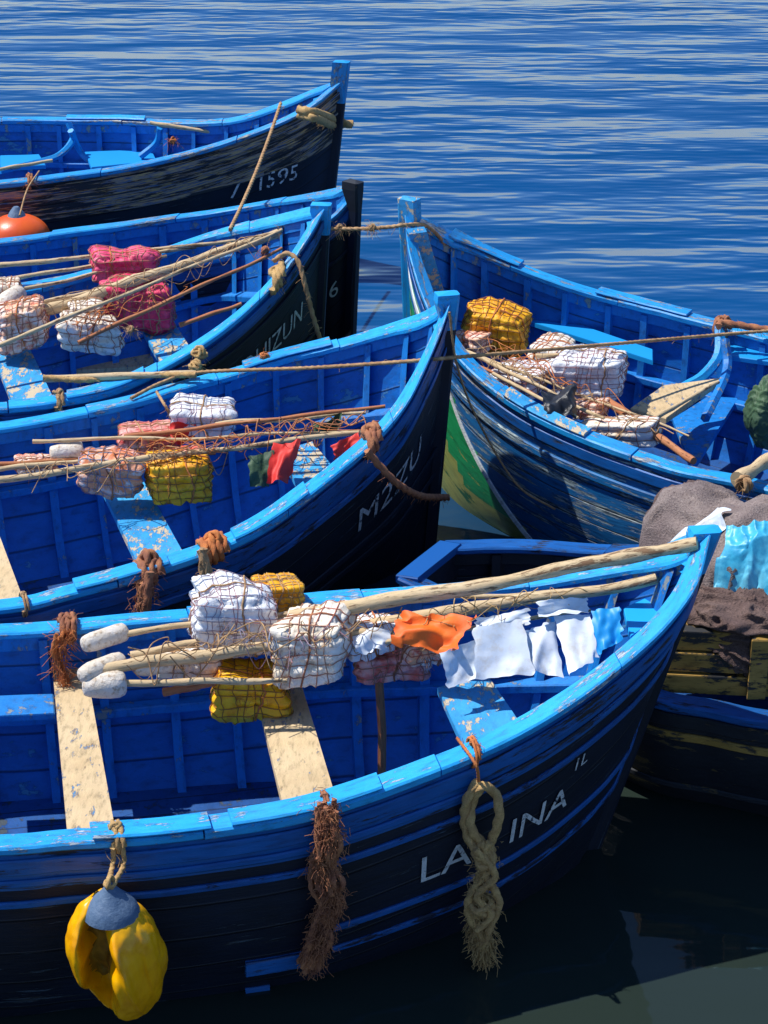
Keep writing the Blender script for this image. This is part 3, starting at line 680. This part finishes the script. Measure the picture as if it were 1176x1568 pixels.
R("mooring_rope",[P(30,330,.9),P(42,290,.92),P(60,262,.9)],.006,m_ropeT)
for (u,v,z,m_,s_) in [(350,378,1.12,m_ropeT,.022),(435,352,1.27,m_ropeT,.024),(405,383,1.2,m_ropeB,.022),(200,505,.98,m_ropeT,.02),(405,545,1.02,m_ropeO,.022),(305,540,1.0,m_ropeG,.036),(300,562,.97,m_ropeG,.032),
  (265,215,.95,m_ropeO,.022),(1112,495,.96,m_ropeB,.03),(1140,740,.98,m_ropeT,.035),(570,348,1.48,m_ropeT,.018),(520,348,1.44,m_ropeT,.018)]:
    mb=MB(); knot(mb,P(u,v,z),s_,s_*.3,5,int(u+v)); hairs(mb,[P(u-6,v,z),P(u+6,v,z)],50,.05,.0012,.012); mb.build("rope_knot",m_,None,True)
C.wrap(0,C.t_at(570,0),m_ropeB,.018,3,0,hair=60); C.wrap(0,C.t_at(325,0),m_ropeO,.018,4,0,hair=90); C.wrap(0,C.t_at(228,0),m_ropeB,.02,3,0,hair=90)
C.wrap(0,C.t_at(40,0),m_ropeT,.006,2); E.wrap(0,E.t_at(180,0),m_ropeG,.010,2,hair=30); E.wrap(1,E.t_at(100,0,1),m_ropeB,.013,3,hair=160); E.wrap(0,E.t_at(728,0),m_ropeO,.006,2,hair=20)
E.wrap(0,E.t_at(500,0),m_ropeB,.006,2,hair=30); B.wrap(0,B.t_at(425,0),m_ropeG,.018,3,hair=60); B.wrap(0,B.t_at(92,0),m_ropeT,.012,2,hair=20); A.wrap(0,A.t_at(45,0),m_ropeB,.010,2,hair=30); D.wrap(1,D.t_at(1110,0,1),m_ropeB,.015,3,hair=60)
def hang(name,uv,y,r,mat,hair,ln=.05,strands=3,sp=.02,sw=.012):
    mb=MB(); base=[PY(u,v,y+dy) for (u,v,dy) in uv]
    for k in range(strands):
        o=Vector((random.gauss(0,sp),random.gauss(0,sp*.5),0))
        rope_pts(mb,[p+o+Vector((random.gauss(0,sw),random.gauss(0,sw),random.gauss(0,sw))) for p in base],r)
    hairs(mb,base,hair,ln,.0014,sp,.9); return mb.build(name,mat,None,True)
hang("hanging_rope",[(310,842,0),(314,870,-.02),(318,905,-.02)],8.62,.018,m_ropeT,60,strands=2,sp=.008)
hang("hanging_rope",[(218,882,0),(208,905,-.02),(212,940,-.02)],8.45,.02,m_ropeB,60,strands=2); hang("hanging_rope",[(232,882,0),(238,905,-.02),(226,930,-.02)],8.45,.018,m_ropeB,60,strands=1)
hang("hanging_rope",[(100,965,0),(90,1000,0),(98,1030,-.02),(104,1045,-.02)],7.95,.009,m_ropeO,240,.06,3,.022)
y0=E.pt(0,E.t_at(500,0),0).y-.06
fb=[(500,1238,0),(505,1275,-.02),(500,1300,-.02),(492,1325,-.02),(504,1355,-.02),(508,1380,0),(494,1410,0),(490,1435,0),(478,1475,.02)]
hang("frayed_fender_rope",fb,y0,.010,m_ropeB,3600,.034,12,.022,.018)
y1=E.pt(0,E.t_at(738,0),0).y-.06
mb=MB(); lp=[(733,1195),(715,1225),(712,1265),(728,1300),(750,1290),(764,1250),(758,1215),(738,1205),(722,1232),(722,1270),(742,1300),(735,1340),(722,1385),(735,1430),(742,1470)]
rope_pts(mb,[PY(u,v,y1-.02*(i%2)) for i,(u,v) in enumerate(lp)],.018)
rope_pts(mb,[PY(u,v,y1-.03) for u,v in [(750,1290),(735,1315),(745,1345),(764,1380),(750,1420),(738,1450)]],.015)
rope_pts(mb,[PY(u,v,y1-.03) for u,v in [(735,1290),(752,1325),(726,1360),(716,1395),(740,1440)]],.015)
rope_pts(mb,[PY(u,v,y1-.05) for u,v in [(728,1300),(758,1340),(730,1372),(752,1400),(730,1425)]],.014)
knot(mb,PY(742,1310,y1-.02),.035,.014,4,3); knot(mb,PY(740,1385,y1-.02),.045,.012,5,5)
hairs(mb,[PY(742,1380,y1),PY(735,1410,y1),PY(742,1460,y1)],1300,.045,.0014,.022,1.5); hairs(mb,[PY(742,1300,y1-.03),PY(735,1400,y1-.03)],500,.03,.0012,.024)
mb.build("coiled_mooring_rope",m_ropeG,None,True)
R("lanyard",[P(700,1130,1.02),P(728,1170,1.0),PY(733,1200,y1)],.006,m_ropeO)
# ---------------- buoys ------------------------------------------------------
yb=E.pt(0,E.t_at(180,0),0).y-.20
par=empty("yellow_buoy"); c=PY(180,1466,yb); rows=[];mi={}
n1_,n2_=120,80
for i in range(n2_+1):
    f=math.pi*i/n2_-math.pi/2; r=[]
    for j in range(n1_):
        a=2*math.pi*j/n1_; d=Vector((math.cos(f)*math.cos(a),math.cos(f)*math.sin(a),math.sin(f)))
        kx=1+.10*d.z-.10*abs(d.z)**3; p=Vector((d.x*.178*kx+.03*(-d.z),d.y*.15*kx,d.z*.272))
        wv=.10*nz(d,3,9)
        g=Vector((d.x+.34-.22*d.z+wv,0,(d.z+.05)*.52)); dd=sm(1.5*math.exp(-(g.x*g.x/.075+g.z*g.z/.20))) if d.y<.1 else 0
        p.y+=dd*.20; p.z*=1-.02*dd; p.x+=dd*.02*math.sin(d.z*9)
        cr=math.exp(-((d.x-.28+.25*d.z)/.09)**2)*(1 if d.y<0 else 0)*(1-abs(d.z)); p.y-=cr*.05; p.x+=cr*.01
        cr=math.exp(-((d.x-.62+.1*d.z)/.06)**2)*(1 if d.y<0 else 0)*(1-abs(d.z)); p.y+=cr*.02
        p*=1+.07*nz(d,2.2,4)+.018*nz(d,8,4)
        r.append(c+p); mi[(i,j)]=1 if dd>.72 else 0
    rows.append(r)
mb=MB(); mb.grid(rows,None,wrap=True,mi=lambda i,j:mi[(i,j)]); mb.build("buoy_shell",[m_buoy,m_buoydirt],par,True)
mb=MB(); top=c+Vector((-.01,0,.245)); tube(mb,catmull([top+Vector((0,0,z)) for z in (-.045,-.01,.02,.05,.08,.09)],16),lambda t:.082*(1-t)**.9+.012,24,rn=.5); mb.build("buoy_neck",m_bcap,par,True)
mb=MB(); rt=E.pt(0,E.t_at(180,0),0,.03,0)
rope_pts(mb,[rt+Vector((-.015,0,.03)),rt+Vector((-.02,-.03,-.05)),top+Vector((-.01,0,.08))],.009); rope_pts(mb,[rt+Vector((.015,0,.03)),rt+Vector((.02,-.03,-.05)),top+Vector((.01,0,.08))],.009)
knot(mb,top+Vector((0,0,.09)),.020,.007,4,2); mb.build("buoy_lanyard",m_ropeG,par,True)
par=empty("orange_buoy"); c=PY(28,362,14.85); rows=[]
for i in range(25):
    f=math.pi*i/24-math.pi/2; rows.append([c+Vector((math.cos(f)*math.cos(a)*.24,math.cos(f)*math.sin(a)*.22,math.sin(f)*.17)) for a in [2*math.pi*j/40 for j in range(40)]])
mb=MB(); mb.grid(rows,None,wrap=True); mb.build("buoy_shell",m_buoyO,par,True)
mb=MB(); tube(mb,[c+Vector((0,0,z)) for z in (.13,.16,.2,.23)],lambda t:[.09,.07,.045,.02][round(t*3)],16); mb.build("buoy_neck",m_bcap,par,True)
# ---------------- water ------------------------------------------------------
m,n,b=M("harbour_water")
g=n.nodes.new('ShaderNodeNewGeometry').outputs['Position']
sx=n.nodes.new('ShaderNodeSeparateXYZ'); n.links.new(g,sx.inputs[0])
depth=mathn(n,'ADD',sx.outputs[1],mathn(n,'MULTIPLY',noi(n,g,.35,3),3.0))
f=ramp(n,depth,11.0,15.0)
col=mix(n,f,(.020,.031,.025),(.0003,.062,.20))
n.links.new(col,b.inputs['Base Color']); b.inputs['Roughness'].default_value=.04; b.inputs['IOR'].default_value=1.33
def mp(sc_,rz):
    k=n.nodes.new('ShaderNodeMapping'); k.inputs['Scale'].default_value=sc_; k.inputs['Rotation'].default_value=(0,0,math.radians(rz)); n.links.new(g,k.inputs[0]); return k.outputs[0]
w1=noi(n,mp((.42,1.25,1),8),1.0,1,.4); w2=noi(n,mp((1.0,3.4,1),6),1.0,2,.5); w3=noi(n,mp((3.0,9,1),2),1.0,2,.5)
gust=ramp(n,noi(n,mp((.25,.35,1),20),1.0,2,.5),.34,.66)
amp=mathn(n,'ADD',mathn(n,'MULTIPLY',ramp(n,sx.outputs[1],9,17),.88),.12)
h=mathn(n,'ADD',mathn(n,'ADD',mathn(n,'MULTIPLY',w1,.15),mathn(n,'MULTIPLY',w2,mathn(n,'ADD',mathn(n,'MULTIPLY',gust,.055),.045))),mathn(n,'MULTIPLY',w3,mathn(n,'MULTIPLY',gust,.010)))
h=mathn(n,'MULTIPLY',h,amp)
bm=n.nodes.new('ShaderNodeBump'); bm.inputs['Strength'].default_value=1; bm.inputs['Distance'].default_value=1.0
n.links.new(h,bm.inputs['Height']); n.links.new(bm.outputs[0],b.inputs['Normal'])
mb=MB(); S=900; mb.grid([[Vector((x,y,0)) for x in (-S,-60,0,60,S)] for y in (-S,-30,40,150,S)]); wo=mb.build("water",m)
# ---------------- origins ----------------------------------------------------
def center(o):
    me=o.data; return sum((v.co for v in me.vertices),Vector())/max(1,len(me.vertices))
for o in list(sc.objects):
    if o.type=='MESH' and o.parent is None and o.name!="water":
        c=center(o); o.data.transform(Matrix.Translation(-c)); o.location=c
    elif o.type=='EMPTY' and o.children:
        cs=[center(k) for k in o.children]; c=sum(cs,Vector())/len(cs); o.location=c
        for k,kc in zip(o.children,cs):
            k.data.transform(Matrix.Translation(-kc)); k.location=kc-c
